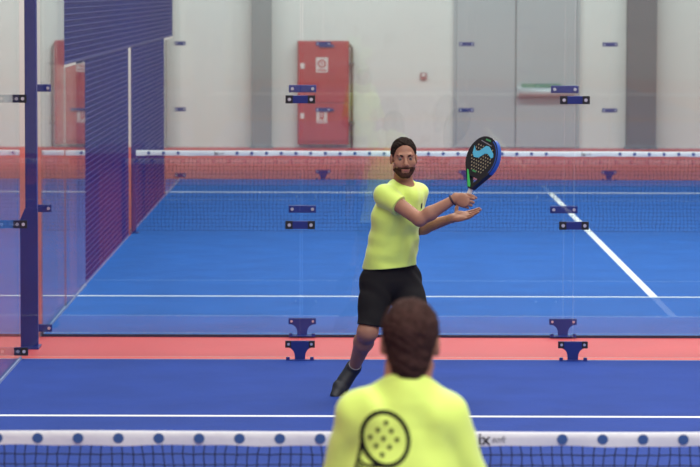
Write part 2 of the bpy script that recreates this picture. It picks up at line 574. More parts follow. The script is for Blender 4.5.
G0, G1 = 33.22, 33.86          # walk-through opening beside the net
ys = [27.66, 29.66, 31.66, G0]
for a, b in zip(ys[:-1], ys[1:]):
    wire_panel(a + 0.03, b - 0.03, 0.03, 2.03)
ys2 = [G1, 35.7, 37.7, 39.7]
for a, b in zip(ys2[:-1], ys2[1:]):
    wire_panel(a + 0.03, b - 0.03, 0.03, 2.03)
yu = [25.66, 27.66, 29.66, 31.66, 33.66, 35.7, 37.7, 39.7, 41.6]
for a, b in zip(yu[:-1], yu[1:]):
    wire_panel(a + 0.01, b - 0.01, 2.035, 4.0)
for y in (27.66, 29.66, 31.66, 35.7, 37.7, 39.7):
    fpost(y, -0.012, 4.0)
for y in (25.66, 41.6):
    fpost(y, 2.03, 4.0, 0.02)
for y in (G0, G1):
    m = MB()
    m.box((XL - 0.022, y - 0.03, -0.012), (XL - 0.008, y + 0.03, 2.05))
    m.build('post', M['steel_blue'], fence)
for a, b in ((25.66, 41.6),):
    m = MB()
    m.box((XL - 0.030, a, 2.020), (XL - 0.004, b, 2.045))
    m.box((XL - 0.055, a, 3.97), (XL - 0.015, b, 4.0))
    m.build('rail', M['steel_blue'], fence)
for a, b in ((27.66, G0), (G1, 39.7)):
    m = MB()
    m.box((XL - 0.04, a, -0.012), (XL, b, 0.025))
    m.build('base_rail', M['kerb'], fence)['label'] = 'pale base rail'


# ------------------------------------------------------------------- nets
def text_mesh(body, size, mats, loc, parent, name, shear=0.0, extrude=0.0006, bold=0.0):
    cu = bpy.data.curves.new('text', 'FONT')
    cu.body = body
    cu.size = size
    cu.shear = shear
    cu.extrude = extrude
    cu.offset = bold
    tmp = bpy.data.objects.new('tmp_text', cu)
    COL.objects.link(tmp)
    dg = bpy.context.evaluated_depsgraph_get()
    me = bpy.data.meshes.new_from_object(tmp.evaluated_get(dg))
    bpy.data.objects.remove(tmp)
    bpy.data.curves.remove(cu)
    me.materials.clear()
    me.transform(Matrix.Translation(V(loc)) @ Matrix.Rotation(math.pi / 2, 4, 'X'))
    return link(name, me, mats, parent)


def net_cords(seed, r):
    rnd = random.Random(seed)
    m = MB()
    nx = 238
    nz = 20
    X0, X1 = XL + 0.03, XR - 0.03
    Z0, Z1 = 0.03, 0.85
    P = []
    for i in range(nx + 1):
        row = []
        for j in range(nz + 1):
            t = j / nz
            row.append((X0 + (X1 - X0) * i / nx + rnd.uniform(-.003, .003) + 0.006 * math.sin(i * 0.35 + j * 0.8), rnd.uniform(-.003, .003),
                        Z0 + (Z1 - Z0) * t + rnd.uniform(-.002, .002) * (0 if j in (0, nz) else 1)))
        P.append(row)

    def strip(pts, horizontal):
        vs, fs = [], []
        for p in pts:
            if horizontal:
                vs += [(p[0], p[1] - r, p[2]), (p[0], p[1], p[2] - r), (p[0], p[1] + r, p[2]), (p[0], p[1], p[2] + r)]
            else:
                vs += [(p[0] - r, p[1], p[2]), (p[0], p[1] - r, p[2]), (p[0] + r, p[1], p[2]), (p[0], p[1] + r, p[2])]
        for i in range(len(pts) - 1):
            for k in range(4):
                a, b = i * 4 + k, i * 4 + (k + 1) % 4
                fs.append((a, b, b + 4, a + 4))
        m.add(vs, fs)
    for i in range(nx + 1):
        strip(P[i], False)
    for j in range(nz + 1):
        strip([P[i][j] for i in range(nx + 1)], True)
    me = bpy.data.meshes.new('cord_mesh')
    me.from_pydata(m.v, [], m.f)
    return me




def make_net(y, label, text_x, gaps, phase, cord_r, dot_r):
    n = empty('padel_net', (XC, y, 0))
    tag(n, label, 'net', 'court nets')
    c = link('net_cords', net_cords(int(y), cord_r), M['cord'], n)
    c.matrix_parent_inverse = Matrix.Identity(4)
    c.location = (-XC, 0, 0)
    # tape: folded white band with a soft wavy lower edge
    m = MB()
    N = 250
    X0, X1 = XL + 0.03, XR - 0.03
    sec = []
    rnd = random.Random(int(y * 10))
    for i in range(N + 1):
        x = X0 + (X1 - X0) * i / N
        w = 0.002 * math.sin(x * 9 + 1) + 0.0015 * math.sin(x * 23)
        zt, zb = 0.902 + 0.001 * math.sin(x * 5), 0.846 + w
        sec.append([(x, y - 0.009 - 0.003 * math.sin(x * 13), zb), (x, y - 0.010, (zt + zb) / 2), (x, y - 0.006, zt - 0.004), (x, y, zt),
                    (x, y + 0.006, zt - 0.004), (x, y + 0.010, (zt + zb) / 2), (x, y + 0.009, zb)])
    vs = [p for s_ in sec for p in s_]
    fs = []
    for i in range(N):
        for k in range(6):
            a = i * 7 + k
            fs.append((a + 7, a, a + 1, a + 8))
    m.add(vs, fs, 0)
    x = phase
    while x > X0 + 0.1:
        x -= 0.16
    while x < X1 - 0.05:
        if x > X0 and not any(a < x < b for a, b in gaps):
            for s in (-1, 1):
                m.disc((x, y + s * 0.0132, 0.8745), (-s * 1.0, 0, 0), (0, 0, 1), dot_r, dot_r * 0.95, 16, 1)
        x += 0.16
    tape = m.build('tape', [M['tape'], M['dot']], n, smooth=True)
    tape['label'] = 'white top tape with blue dots'
    for tx in text_x:
        text_mesh('ix', 0.066, M['ink'], (tx, y - 0.0142, 0.853), tape, 'lettering', 0.0, bold=0.0007)
        text_mesh('soft', 0.036, M['ink_grey'], (tx + 0.052, y - 0.0142, 0.862), tape, 'lettering', 0.35)
    for x in (XL + 0.025, XR - 0.025):
        m = MB()
        m.box((x - 0.02, y - 0.02, 0.0), (x + 0.02, y + 0.02, 0.91))
        m.box((x - 0.05, y - 0.08, 0.0), (x + 0.05, y + 0.08, 0.010))
        m.build('net_post', M['steel_blue'], n, bevel=0.004)
    return n


nx0 = at(38.5, 437, Y_NET1).x
make_net(Y_NET1, 'padel net with dotted white tape in front, close to the viewer', [at(478.5, 440, Y_NET1).x], [(0.03, 0.76)], nx0, 0.0023, 0.0215)
fx = at(178, 153, Y_NET2).x
make_net(Y_NET2, 'padel net with dotted white tape on the far court behind the glass', [at(581, 155, Y_NET2).x, at(214, 155, Y_NET2).x],
         [(at(182, 0, Y_NET2).x, at(233, 0, Y_NET2).x), (at(558, 0, Y_NET2).x, at(612, 0, Y_NET2).x)], fx, 0.0013, 0.019)


# =====================================================================
#  SDF figures: primitives blended on a grid, surfaced with surface nets
# =====================================================================
def npv(p):
    return np.array((p[0], p[1], p[2]), dtype=np.float32)


def smin(a, b, k):
    if k <= 1e-6:
        return np.minimum(a, b)
    h = np.maximum(k - np.abs(a - b), 0) / k
    return np.minimum(a, b) - h * h * k * 0.25


class Field:
    def __init__(self, lo, hi, vox):
        self.vox = vox
        self.lo = npv(lo)
        self.n = np.ceil((npv(hi) - self.lo) / vox).astype(int) + 1
        self.F = np.full(self.n, 0.25, dtype=np.float32)

    def _sub(self, lo, hi):
        i0 = np.clip(np.floor((lo - self.lo) / self.vox).astype(int), 0, self.n)
        i1 = np.clip(np.ceil((hi - self.lo) / self.vox).astype(int) + 1, 0, self.n)
        if (i1 <= i0).any():
            return None, None
        ax = [self.lo[d] + np.arange(i0[d], i1[d], dtype=np.float32) * self.vox for d in range(3)]
        return tuple(slice(i0[d], i1[d]) for d in range(3)), np.meshgrid(*ax, indexing='ij', sparse=True)

    def _put(self, sl, d, k, op):
        if op == 'add':
            self.F[sl] = smin(self.F[sl], d, k)
        elif op == 'sub':
            self.F[sl] = -smin(-self.F[sl], d, k)

    def ell(self, c, r, basis=None, k=0.02, op='add', off=0.0, clip=()):
        c, r = npv(c), np.array(r, dtype=np.float32) + off
        pad = float(r.max()) + k + 3 * self.vox + 0.02
        sl, g = self._sub(c - pad, c + pad)
        if sl is None: return
        X, Y, Z = (g[i] - c[i] for i in range(3))
        if basis is None:
            q = (X, Y, Z)
        else:
            q = tuple(X * float(b[0]) + Y * float(b[1]) + Z * float(b[2]) for b in basis)
        k0 = np.sqrt((q[0] / r[0]) ** 2 + (q[1] / r[1]) ** 2 + (q[2] / r[2]) ** 2)
        k1 = np.sqrt((q[0] / r[0] ** 2) ** 2 + (q[1] / r[1] ** 2) ** 2 + (q[2] / r[2] ** 2) ** 2)
        d = k0 * (k0 - 1) / np.maximum(k1, 1e-5)
        for (p, n) in clip:
            d = np.maximum(d, (g[0] - p[0]) * n[0] + (g[1] - p[1]) * n[1] + (g[2] - p[2]) * n[2])
        self._put(sl, d, k, op)

    def seg(self, a, b, ra, rb, side=None, k=0.02, op='add', off=0.0, clip=(), endr=None):
        """Tapered limb. ra, rb: a radius or (side radius, front radius); side: direction of the first radius."""
        a, b = npv(a), npv(b)
        ra = np.array(ra if hasattr(ra, '__len__') else (ra, ra), dtype=np.float32) + off
        rb = np.array(rb if hasattr(rb, '__len__') else (rb, rb), dtype=np.float32) + off
        mr = float(max(ra.max(), rb.max()))
        pad = mr + k + 3 * self.vox + 0.01
        sl, g = self._sub(np.minimum(a, b) - pad, np.maximum(a, b) + pad)
        if sl is None: return
        ab = b - a
        L2 = max(float(ab @ ab), 1e-9)
        w = ab / math.sqrt(L2)
        if side is None:
            side = np.array((1, 0, 0)) if abs(w[0]) < 0.8 else np.array((0, 1, 0))
        s = npv(side)
        s = s - w * float(s @ w)
        s = s / np.linalg.norm(s)
        f = np.cross(w, s)
        X, Y, Z = (g[i] - a[i] for i in range(3))
        tt = (X * ab[0] + Y * ab[1] + Z * ab[2]) / L2
        t = np.clip(tt, 0, 1)
        qw = (tt - t) * math.sqrt(L2)
        qu = X * s[0] + Y * s[1] + Z * s[2]
        qv = X * f[0] + Y * f[1] + Z * f[2]
        ru = ra[0] + (rb[0] - ra[0]) * t
        rv = ra[1] + (rb[1] - ra[1]) * t
        rw = np.minimum(ru, rv) if endr is None else endr
        k0 = np.sqrt((qu / ru) ** 2 + (qv / rv) ** 2 + (qw / rw) ** 2)
        k1 = np.sqrt((qu / ru ** 2) ** 2 + (qv / rv ** 2) ** 2 + (qw / rw ** 2) ** 2)
        d = k0 * (k0 - 1) / np.maximum(k1, 1e-5)
        for (p, n) in clip:
            d = np.maximum(d, (g[0] - p[0]) * n[0] + (g[1] - p[1]) * n[1] + (g[2] - p[2]) * n[2])
        self._put(sl, d.astype(np.float32), k, op)

    def grid(self):
        return [g for g in np.meshgrid(*[self.lo[d] + np.arange(self.n[d], dtype=np.float32) * self.vox for d in range(3)], indexing='ij', sparse=True)]

    def cut(self, p, n, k=0.0):
        """Keep the side where (x - p).n < 0."""
        g = self.grid()
        d = (g[0] - p[0]) * n[0] + (g[1] - p[1]) * n[1] + (g[2] - p[2]) * n[2]
        self.F = -smin(-self.F, -d.astype(np.float32), k)

    def wave(self, amp, kv, warp, wamp=1.5, phase=0.0):
        g = self.grid()
        a = g[0] * kv[0] + g[1] * kv[1] + g[2] * kv[2] + phase
        b = g[0] * warp[0] + g[1] * warp[1] + g[2] * warp[2] + phase * 1.7
        self.F = self.F + (amp * np.sin(a + wamp * np.sin(b))).astype(np.float32)

    def mesh(self, name):
        F, vox = self.F, self.vox
        # pad so that shapes always close
        F = np.pad(F, 1, constant_values=0.1)
        lo = self.lo - vox
        S = F < 0
        nx, ny, nz = F.shape
        cnt = np.zeros((nx - 1, ny - 1, nz - 1), dtype=np.int8)
        offs = [(i, j, k) for i in (0, 1) for j in (0, 1) for k in (0, 1)]
        for i, j, k in offs:
            cnt += S[i:nx - 1 + i, j:ny - 1 + j, k:nz - 1 + k]
        act = (cnt > 0) & (cnt < 8)
        I = np.argwhere(act)
        idx = np.full(act.shape, -1, dtype=np.int64)
        idx[act] = np.arange(len(I))
        vals = np.stack([F[I[:, 0] + i, I[:, 1] + j, I[:, 2] + k] for i, j, k in offs], 1)
        pos = np.zeros((len(I), 3))
        num = np.zeros(len(I))
        for a in range(8):
            for b in range(a + 1, 8):
                df = [offs[b][d] - offs[a][d] for d in range(3)]
                if sum(abs(x) for x in df) != 1: continue
                va, vb = vals[:, a], vals[:, b]
                cr = (va < 0) != (vb < 0)
                t = np.where(cr, va / np.where(cr, va - vb, 1), 0)
                p = np.array(offs[a]) + t[:, None] * np.array(df)
                pos += np.where(cr[:, None], p, 0)
                num += cr
        pos = (I + pos / num[:, None]) * vox + lo
        faces = []
        for ax in range(3):
            u, v = (ax + 1) % 3, (ax + 2) % 3
            sa = [slice(None)] * 3
            sb = [slice(None)] * 3
            sa[ax], sb[ax] = slice(0, -1), slice(1, None)
            A, B = S[tuple(sa)], S[tuple(sb)]
            E = np.argwhere(A != B)
            ok = (E[:, u] > 0) & (E[:, v] > 0) & (E[:, u] < F.shape[u] - 1) & (E[:, v] < F.shape[v] - 1)
            E = E[ok]
            inside = A[tuple(E.T)]
            q = []
            for du, dv in ((-1, -1), (0, -1), (0, 0), (-1, 0)):
                c = E.copy()
                c[:, u] += du
                c[:, v] += dv
                q.append(idx[tuple(c.T)])
            q = np.stack(q, 1)
            q[~inside] = q[~inside][:, ::-1]
            faces.append(q)
        fa = np.concatenate(faces)
        me = bpy.data.meshes.new(name)
        me.vertices.add(len(pos))
        me.vertices.foreach_set('co', pos.astype(np.float32).ravel())
        me.loops.add(len(fa) * 4)
        me.loops.foreach_set('vertex_index', fa.astype(np.int32).ravel())
        me.polygons.add(len(fa))
        me.polygons.foreach_set('loop_start', np.arange(0, len(fa) * 4, 4, dtype=np.int32))
        me.polygons.foreach_set('loop_total', np.full(len(fa), 4, dtype=np.int32))
        me.update(calc_edges=True)
        me.polygons.foreach_set('use_smooth', np.ones(len(fa), dtype=bool))
        me.validate()
        return me


class Head:
    """Head frame: C at eye level in the skull's middle; R the person's right, F forward, U up."""
    def __init__(self, C, fwd, up, s=1.0):
        self.C, self.s = V(C), s
        self.F = V(fwd).normalized()
        U = V(up)
        self.U = (U - self.F * U.dot(self.F)).normalized()
        self.R = self.F.cross(self.U)
        self.B = (self.R, self.F, self.U)

    def p(self, a, b, c):
        return self.C + (self.R * a + self.F * b + self.U * c) * self.s

    def skull(self, f, off=0.0):
        s = self.s
        f.ell(self.p(0, -0.012, 0.030), (0.075 * s, 0.096 * s, 0.084 * s), self.B, 0.02, off=off)
        f.ell(self.p(0, 0.022, -0.060), (0.057 * s, 0.062 * s, 0.058 * s), self.B, 0.03, off=off)

    def face(self, f):
        s = self.s
        self.skull(f)
        f.ell(self.p(0, 0.045, -0.02), (0.060 * s, 0.045 * s, 0.06 * s), self.B, 0.025)
        f.ell(self.p(0, 0.070, -0.102), (0.027 * s, 0.021 * s, 0.020 * s), self.B, 0.022)
        for q in (-1, 1):
            f.ell(self.p(q * 0.041, 0.058, -0.032), (0.025 * s, 0.022 * s, 0.022 * s), self.B, 0.018)
            f.seg(self.p(q * 0.050, 0.0, -0.070), self.p(q * 0.018, 0.062, -0.102), 0.017 * s, 0.014 * s, k=0.02)
        f.seg(self.p(-0.036, 0.082, 0.020), self.p(0.036, 0.082, 0.020), 0.011 * s, 0.011 * s, k=0.016)
        for q in (-1, 1):
            f.ell(self.p(q * 0.031, 0.102, 0.000), (0.017 * s, 0.014 * s, 0.011 * s), self.B, 0.012, op='sub')
        f.seg(self.p(0, 0.090, 0.010), self.p(0, 0.112, -0.034), 0.008 * s, 0.0125 * s, k=0.010)
        for q in (-1, 1):
            f.ell(self.p(q * 0.0125, 0.100, -0.040), (0.009 * s,) * 3, self.B, 0.006)
        f.seg(self.p(-0.02, 0.088, -0.066), self.p(0.02, 0.088, -0.066), 0.007 * s, 0.007 * s, k=0.008)
        f.seg(self.p(-0.016, 0.087, -0.078), self.p(0.016, 0.087, -0.078), 0.0075 * s, 0.0075 * s, k=0.008)
        for q in (-1, 1):
            c = self.p(q * 0.077, -0.008, -0.012)
            f.ell(c, (0.010 * s, 0.020 * s, 0.030 * s), self.B, 0.008)
            f.ell(self.p(q * 0.087, -0.003, -0.010), (0.005 * s, 0.012 * s, 0.018 * s), self.B, 0.004, op='sub')

    def eyes(self, body):
        s = self.s
        for q in (-1, 1):
            e = uv_ball('eye', self.p(q * 0.031, 0.0782, -0.001), (0.0125 * s,) * 3, M['eye_white_shaded'], body)
            uv_ball('iris', self.p(q * 0.031, 0.0850, -0.001), (0.0066 * s,) * 3, M['iris'], e)
        m = MB()
        for q in (-1, 1):
            m = MB()
            pts = [self.p(q * (0.014 + 0.036 * t), 0.094 - 0.020 * t * t, 0.015 + 0.006 * math.sin(t * 2.4)) for t in (0, .25, .5, .75, 1)]
            m.tube(pts, 0.004, 6, rs=[0.0036 * s, 0.0052 * s, 0.0052 * s, 0.0042 * s, 0.0022 * s])
            m.build('eyebrow', M['hair'], body, smooth=True)
        m = MB()
        m.tube([self.p(-0.021, 0.093, -0.071), self.p(0, 0.0975, -0.0715), self.p(0.021, 0.093, -0.071)], 0.003, 6, rs=[0.002 * s, 0.0055 * s, 0.002 * s])
        m.build('lips', M['lips'], body, smooth=True)


def uv_ball(name, c, r, m, parent):
    bm = bmesh.new()
    bmesh.ops.create_uvsphere(bm, u_segments=16, v_segments=10, radius=1)
    me = bpy.data.meshes.new(name)
    bm.to_mesh(me)
    bm.free()
    me.transform(Matrix.Translation(V(c)) @ Matrix.Diagonal((*r, 1)))
    return link(name, me, m, parent, smooth=True)


def rot(v, axis, ang):
    return Matrix.Rotation(ang, 3, axis) @ v


def hand(f, wrist, Fd, Pn, right, curls, spread=0.0, thumb=None, s=1.0, k=0.004):
    """Palm, four jointed fingers and a thumb. Fd: finger direction, Pn: where the palm faces."""
    Fd = V(Fd).normalized()
    Pn = V(Pn)
    Pn = (Pn - Fd * Pn.dot(Fd)).normalized()
    T = Fd.cross(Pn) if right else Pn.cross(Fd)
    wrist = V(wrist)
    kn = wrist + Fd * 0.092 * s
    B = (T, Fd, Pn)
    f.seg(wrist - Fd * 0.01 * s, wrist + Fd * 0.03 * s, (0.027 * s, 0.020 * s), (0.036 * s, 0.018 * s), side=T, k=0.02)
    f.ell(wrist + Fd * 0.055 * s, (0.042 * s, 0.050 * s, 0.0165 * s), B, 0.015)
    f.ell(wrist + Fd * 0.040 * s + T * 0.022 * s + Pn * 0.008 * s, (0.019 * s, 0.032 * s, 0.016 * s), B, 0.01)
    f.ell(wrist + Fd * 0.040 * s - T * 0.024 * s + Pn * 0.006 * s, (0.015 * s, 0.034 * s, 0.014 * s), B, 0.01)
    offs = [0.0315, 0.0105, -0.0105, -0.0305]
    lens = [(0.043, 0.026, 0.020), (0.047, 0.030, 0.021), (0.044, 0.028, 0.021), (0.035, 0.021, 0.018)]
    back = [0.0, 0.004, 0.0, -0.008]
    for i in range(4):
        p = kn + T * offs[i] * s + Fd * back[i] * s - Fd * 0.012 * s
        d = rot(Fd, Pn, 0)
        d = (Fd + T * spread * (1.5 - i)).normalized()
        lat = d.cross(Pn).normalized()
        c = curls[i]
        rr = (0.0092, 0.0086, 0.0078, 0.0066) if i < 3 else (0.0082, 0.0076, 0.0068, 0.0058)
        for j in range(3):
            d = rot(d, lat, c[j])
            q = p + d * lens[i][j] * s
            f.seg(p, q, rr[j] * s, rr[j + 1] * s, k=k)
            p = q
    if thumb is None:
        thumb = [(0.9, 0.5, 0.4), (0.5, 0.9, 0.35), (0.2, 1.0, 0.3)]
    p = wrist + Fd * 0.022 * s + T * 0.024 * s + Pn * 0.006 * s
    rr = (0.0135, 0.0108, 0.0095, 0.0075)
    tl = (0.040, 0.032, 0.026)
    for j in range(3):
        t, fd, pn = thumb[j]
        d = (T * t + Fd * fd + Pn * pn).normalized()
        q = p + d * tl[j] * s
        f.seg(p, q, rr[j] * s, rr[j + 1] * s, k=0.006)
        p = q


def person_mesh(f, name, mats):
    me = f.mesh(name)
    return link(name, me, mats)


def sleeve_clip(a, b, frac):
    """End plane of a sleeve: frac of the way from shoulder a to elbow b."""
    a, b = V(a), V(b)
    d = (b - a).normalized()
    p = a + (b - a) * frac
    return [(p, d)]


# ------------------------------------------------------- far, facing player
def far_player():
    neck = at(402.5, 186, 20.03)
    chest_u = at(401.5, 199, 20.03)
    chest = at(397, 217, 20.05)
    waist = at(392.5, 245, 20.08)
    pelvis = at(391, 273, 20.12)
    shR, shL = at(384.5, 194.5, 19.90), at(417.5, 193.5, 20.15)
    elR, wrR = at(419.5, 219.5, 19.74), at(455.5, 198.2, 19.70)
    elL, wrL = at(412, 231, 20.20), at(453, 217.8, 19.95)
    S = (shR - shL)
    S.z = 0
    S.normalize()                    # towards the man's right
    Fw = V((-S.y, S.x, 0))           # chest direction
    hipR, hipL = at(379.5, 281, 20.06), at(403.5, 279, 20.18)
    knR, anR, toR = at(368.0, 331.5, 19.90), at(354.5, 367.0, 20.20), at(337.5, 395.0, 20.08)
    knL, anL = at(417, 336, 19.96), at(420, 395, 20.06)
    anL.z = 0.085
    hd = Head(at(403.6, 157.3, 19.95), (0.10, -1, -0.03), (-0.02, 0, 1), 1.05)

    f = Field((-0.12, 19.45, -0.05), (0.95, 20.5, 1.80), 0.0045)
    hd.face(f)
    f.seg(hd.p(0, -0.02, -0.05), neck + V((0, 0.02, -0.01)), 0.057, 0.062, k=0.03)
    f.seg(neck, (shR + chest_u) / 2 + V((0, 0, 0.0)), 0.055, 0.05, k=0.04)
    f.seg(neck, (shL + chest_u) / 2, 0.055, 0.05, k=0.04)
    f.seg(chest_u, chest, (0.155, 0.105), (0.165, 0.120), side=S, k=0.04)
    f.seg(chest, waist, (0.165, 0.120), (0.150, 0.115), side=S, k=0.04)
    f.seg(waist, pelvis, (0.150, 0.115), (0.165, 0.120), side=S, k=0.04)
    for sh in (shR, shL):
        f.ell(sh, (0.060,) * 3, None, 0.05)
    f.seg(shR, elR, 0.053, 0.042, k=0.03)
    f.seg(shL, elL, 0.053, 0.041, k=0.03)
    for el, wr in ((elR, wrR), (elL, wrL)):
        mid = el.lerp(wr, 0.3)
        f.seg(el, mid, 0.041, 0.044, k=0.02)
        f.seg(mid, wr, 0.044, 0.027, k=0.02)
    for h, kn, an in ((hipR, knR, anR), (hipL, knL, anL)):
        f.seg(h, kn, 0.088, 0.058, k=0.04)
        d = (an - kn)
        back = V((0, 1, 0)) - d * (d.y / d.length_squared)
        calf = kn + d * 0.33 + back.normalized() * 0.014
        f.ell(kn, (0.058,) * 3, None, 0.03)
        f.seg(kn, calf, 0.056, 0.062, k=0.04)
        f.seg(calf, an, 0.061, 0.036, k=0.03)
    # feet inside the shoes
    f.seg(anR, anR.lerp(toR, 0.75) + V((-0.012, 0.050, -0.016)), 0.032, 0.024, k=0.02)
    ftL = anL + V((0.05, -0.16, -0.05))
    f.seg(anL, ftL, 0.035, 0.028, k=0.02)
    # racket hand, closed on the grip; open left hand, palm up
    a_ax = V((0.394, 0.0, 0.919))
    fR = V((0.70, -0.62, -0.30))
    grip = [(1.25, 1.35, 0.75)] * 4
    gth = [(0.40, 0.75, 0.50), (0.10, 0.75, 0.65), (-0.15, 0.45, 0.88)]
    hand(f, wrR + V((0.006, 0, 0.006)), fR, V((0.66, 0.72, -0.2)), True, grip, 0.03, gth, 1.05, k=0.002)
    open_ = [(-0.05, 0.12, 0.10), (0.02, 0.15, 0.12), (0.10, 0.18, 0.14), (0.18, 0.22, 0.16)]
    oth = [(0.95, 0.15, 0.55), (0.65, 0.45, 0.75), (0.2, 0.75, 0.75)]
    hand(f, wrL, (0.93, -0.22, 0.20), (-0.15, -0.55, 0.80), False, open_, 0.10, oth, 1.05)
    body = person_mesh(f, 'person', M['skin'])
    tag(body, 'bearded man in neon yellow shirt and black shorts swinging a racket, facing the viewer', 'person')
    hd.eyes(body)

    # hair: skull shell above the hairline
    h = Field(hd.C - V((0.13, 0.14, 0.10)), hd.C + V((0.13, 0.14, 0.17)), 0.004)
    s = hd.s
    h.ell(hd.p(0, -0.014, 0.036), (0.079 * s, 0.100 * s, 0.089 * s), hd.B, 0.01)
    h.wave(0.0022, (120, 90, 60), (70, 50, 90))
    h.wave(0.0020, (310, 160, 90), (120, 90, 140), 2.0, 0.7)
    h.cut(hd.p(0, 0.075, 0.056), (hd.F * 0.80 - hd.U * 0.60).normalized(), 0.012)     # forehead hairline
    h.cut(hd.p(0, 0.036, 0.0), (hd.F * 0.94 - hd.U * 0.34).normalized(), 0.006)     # temples
    h.cut(hd.p(0, -0.05, -0.062), -hd.U, 0.01)
    for q in (-1, 1):
        h.ell(hd.p(q * 0.083, 0.0, -0.012), (0.016 * s, 0.027 * s, 0.034 * s), hd.B, 0.004, op='sub')
    link('hair', h.mesh('hair'), M['hair'], body)
    # beard: shell over jaw and chin with the mouth left free
    b = Field(hd.C - V((0.12, 0.15, 0.17)), hd.C + V((0.12, 0.12, 0.05)), 0.0035)
    b.ell(hd.p(0, 0.022, -0.060), (0.0580 * s, 0.0632 * s, 0.0585 * s), hd.B, 0.02)
    b.ell(hd.p(0, 0.047, -0.03), (0.0605 * s, 0.0455 * s, 0.06 * s), hd.B, 0.02)
    b.ell(hd.p(0, 0.071, -0.102), (0.0280 * s, 0.0222 * s, 0.0212 * s), hd.B, 0.022)
    for q in (-1, 1):
        b.seg(hd.p(q * 0.050, 0.0, -0.070), hd.p(q * 0.018, 0.062, -0.102), 0.0180 * s, 0.0152 * s, k=0.02)
        b.seg(hd.p(q * 0.003, 0.0945, -0.055), hd.p(q * 0.030, 0.080, -0.066), 0.0085 * s, 0.008 * s, k=0.006)
    b.wave(0.0012, (200, 150, 170), (90, 80, 110))
    b.cut(hd.p(0, 0.02, -0.026), (hd.U * 0.93 + hd.F * 0.38).normalized(), 0.006)
    b.cut(hd.p(0, -0.005, 0), -hd.F, 0.0)
    b.ell(hd.p(0, 0.104, -0.0715), (0.019 * s, 0.03 * s, 0.0060 * s), hd.B, 0.004, op='sub')
    b.ell(hd.p(0, 0.10, -0.032), (0.030 * s, 0.05 * s, 0.0150 * s), hd.B, 0.004, op='sub')
    link('beard', b.mesh('beard'), M['beard'], body)

    # shirt
    g = Field((0.0, 19.6, 0.75), (0.68, 20.42, 1.62), 0.0045)
    g.seg(chest_u + V((0, 0, 0.012)), chest, (0.165, 0.118), (0.182, 0.136), side=S, k=0.04)
    g.seg(chest, waist, (0.182, 0.136), (0.178, 0.142), side=S, k=0.04)
    g.seg(waist, pelvis + V((-0.014, 0, -0.02)), (0.178, 0.142), (0.205, 0.165), side=S, k=0.04)
    g.seg(neck + V((0, 0.012, -0.012)), shR + V((0.0, 0, 0.002)), 0.058, 0.060, k=0.04)
    g.seg(neck + V((0, 0.012, -0.012)), shL, 0.058, 0.058, k=0.04)
    g.seg(shR, elR + (elR - shR) * 0.2, 0.064, 0.064, k=0.04, clip=sleeve_clip(shR, elR, 0.42))
    g.seg(shL, elL + (elL - shL) * 0.2, 0.062, 0.060, k=0.04, clip=sleeve_clip(shL, elL, 0.55))
    g.wave(0.0045, (10, 6, 22), (14, 9, 7), 2.0, 0.6)
    g.wave(0.0025, (30, 20, -34), (17, 8, 13), 2.2, 2.1)
    g.ell(neck + Fw * 0.022 + V((0.0, -0.012, 0.032)), (0.074, 0.080, 0.045), None, 0.006, op='sub')
    hem = at(390, 266.5, 20.1)
    g.cut(hem, V((0.08, 0, -1)).normalized(), 0.004)
    shirt = link('shirt', g.mesh('shirt'), M['neon'], body)
    # small dark mark on the chest
    bv = BVHTree.FromPolygons([v.co.copy() for v in shirt.data.vertices], [tuple(p.vertices) for p in shirt.data.polygons])
    o = at(421.3, 205.5, 18.5)
    dr = (o - V((0, 0, CAM_H))).normalized()
    hit = bv.ray_cast(o, dr)
    if hit[0] is not None:
        m = MB()
        n = hit[1]
        u = V((0, 0, 1)).cross(n).normalized()
        w = n.cross(u)
        c = hit[0] + n * 0.002
        m.prism([(-0.010, -0.016), (0.004, -0.018), (0.010, 0.004), (0.004, 0.020), (-0.008, 0.012)], c, u, w, 0.0015)
        m.build('chest_mark', M['ink'], shirt)
    # shorts
    g = Field((-0.05, 19.6, 0.40), (0.62, 20.5, 1.0), 0.0045)
    g.seg(pelvis + V((0, 0, 0.06)), pelvis + V((0, 0, -0.04)), (0.178, 0.135), (0.192, 0.150), side=S, k=0.04)
    g.seg(hipR + V((-0.010, 0, 0)), knR + V((0.012, 0, 0)), (0.118, 0.112), (0.084, 0.088), k=0.05)
    g.seg(hipL, knL, (0.118, 0.112), (0.108, 0.104), k=0.05)
    g.wave(0.004, (26, 10, 9), (9, 14, 20), 2.0, 0.3)
    g.cut(at(371, 325.5, 19.85), (knR - hipR).normalized() * 0.35 + V((-0.1, 0, -0.94)), 0.004)
    link('shorts', g.mesh('shorts'), M['black_cloth'], body)
    # socks and shoes
    def shoe(an, toe, up, kn):
        d = (toe - an).normalized()
        up = (up - d * up.dot(d)).normalized()
        side = d.cross(up)
        s = Field(V([min(an[i], toe[i]) - 0.14 for i in range(3)]), V([max(an[i], toe[i]) + 0.14 for i in range(3)]), 0.0045)
        heel = an - d * 0.045 - up * 0.035
        ball = an.lerp(toe, 0.68) - up * 0.040
        tip = toe - up * 0.036
        s.seg(heel, ball, (0.038, 0.038), (0.052, 0.036), side=side, k=0.02)
        s.seg(ball, tip, (0.052, 0.036), (0.038, 0.026), side=side, k=0.02)
        lg = (kn - an).normalized()
        s.seg(an - up * 0.01, an.lerp(toe, 0.45) - up * 0.03, (0.048, 0.047), (0.045, 0.036), side=side, k=0.02)
        s.seg(an - up * 0.01, an + lg * 0.06, 0.046, 0.043, k=0.02, clip=[(an + lg * 0.022, lg)])
        
        o = link('shoe', s.mesh('shoe'), M['shoe'], body)
        s2 = Field(V([min(an[i], toe[i]) - 0.14 for i in range(3)]), V([max(an[i], toe[i]) + 0.14 for i in range(3)]), 0.0045)
        s2.seg(heel - up * 0.030, ball - up * 0.026, (0.037, 0.012), (0.049, 0.012), side=side, k=0.01)
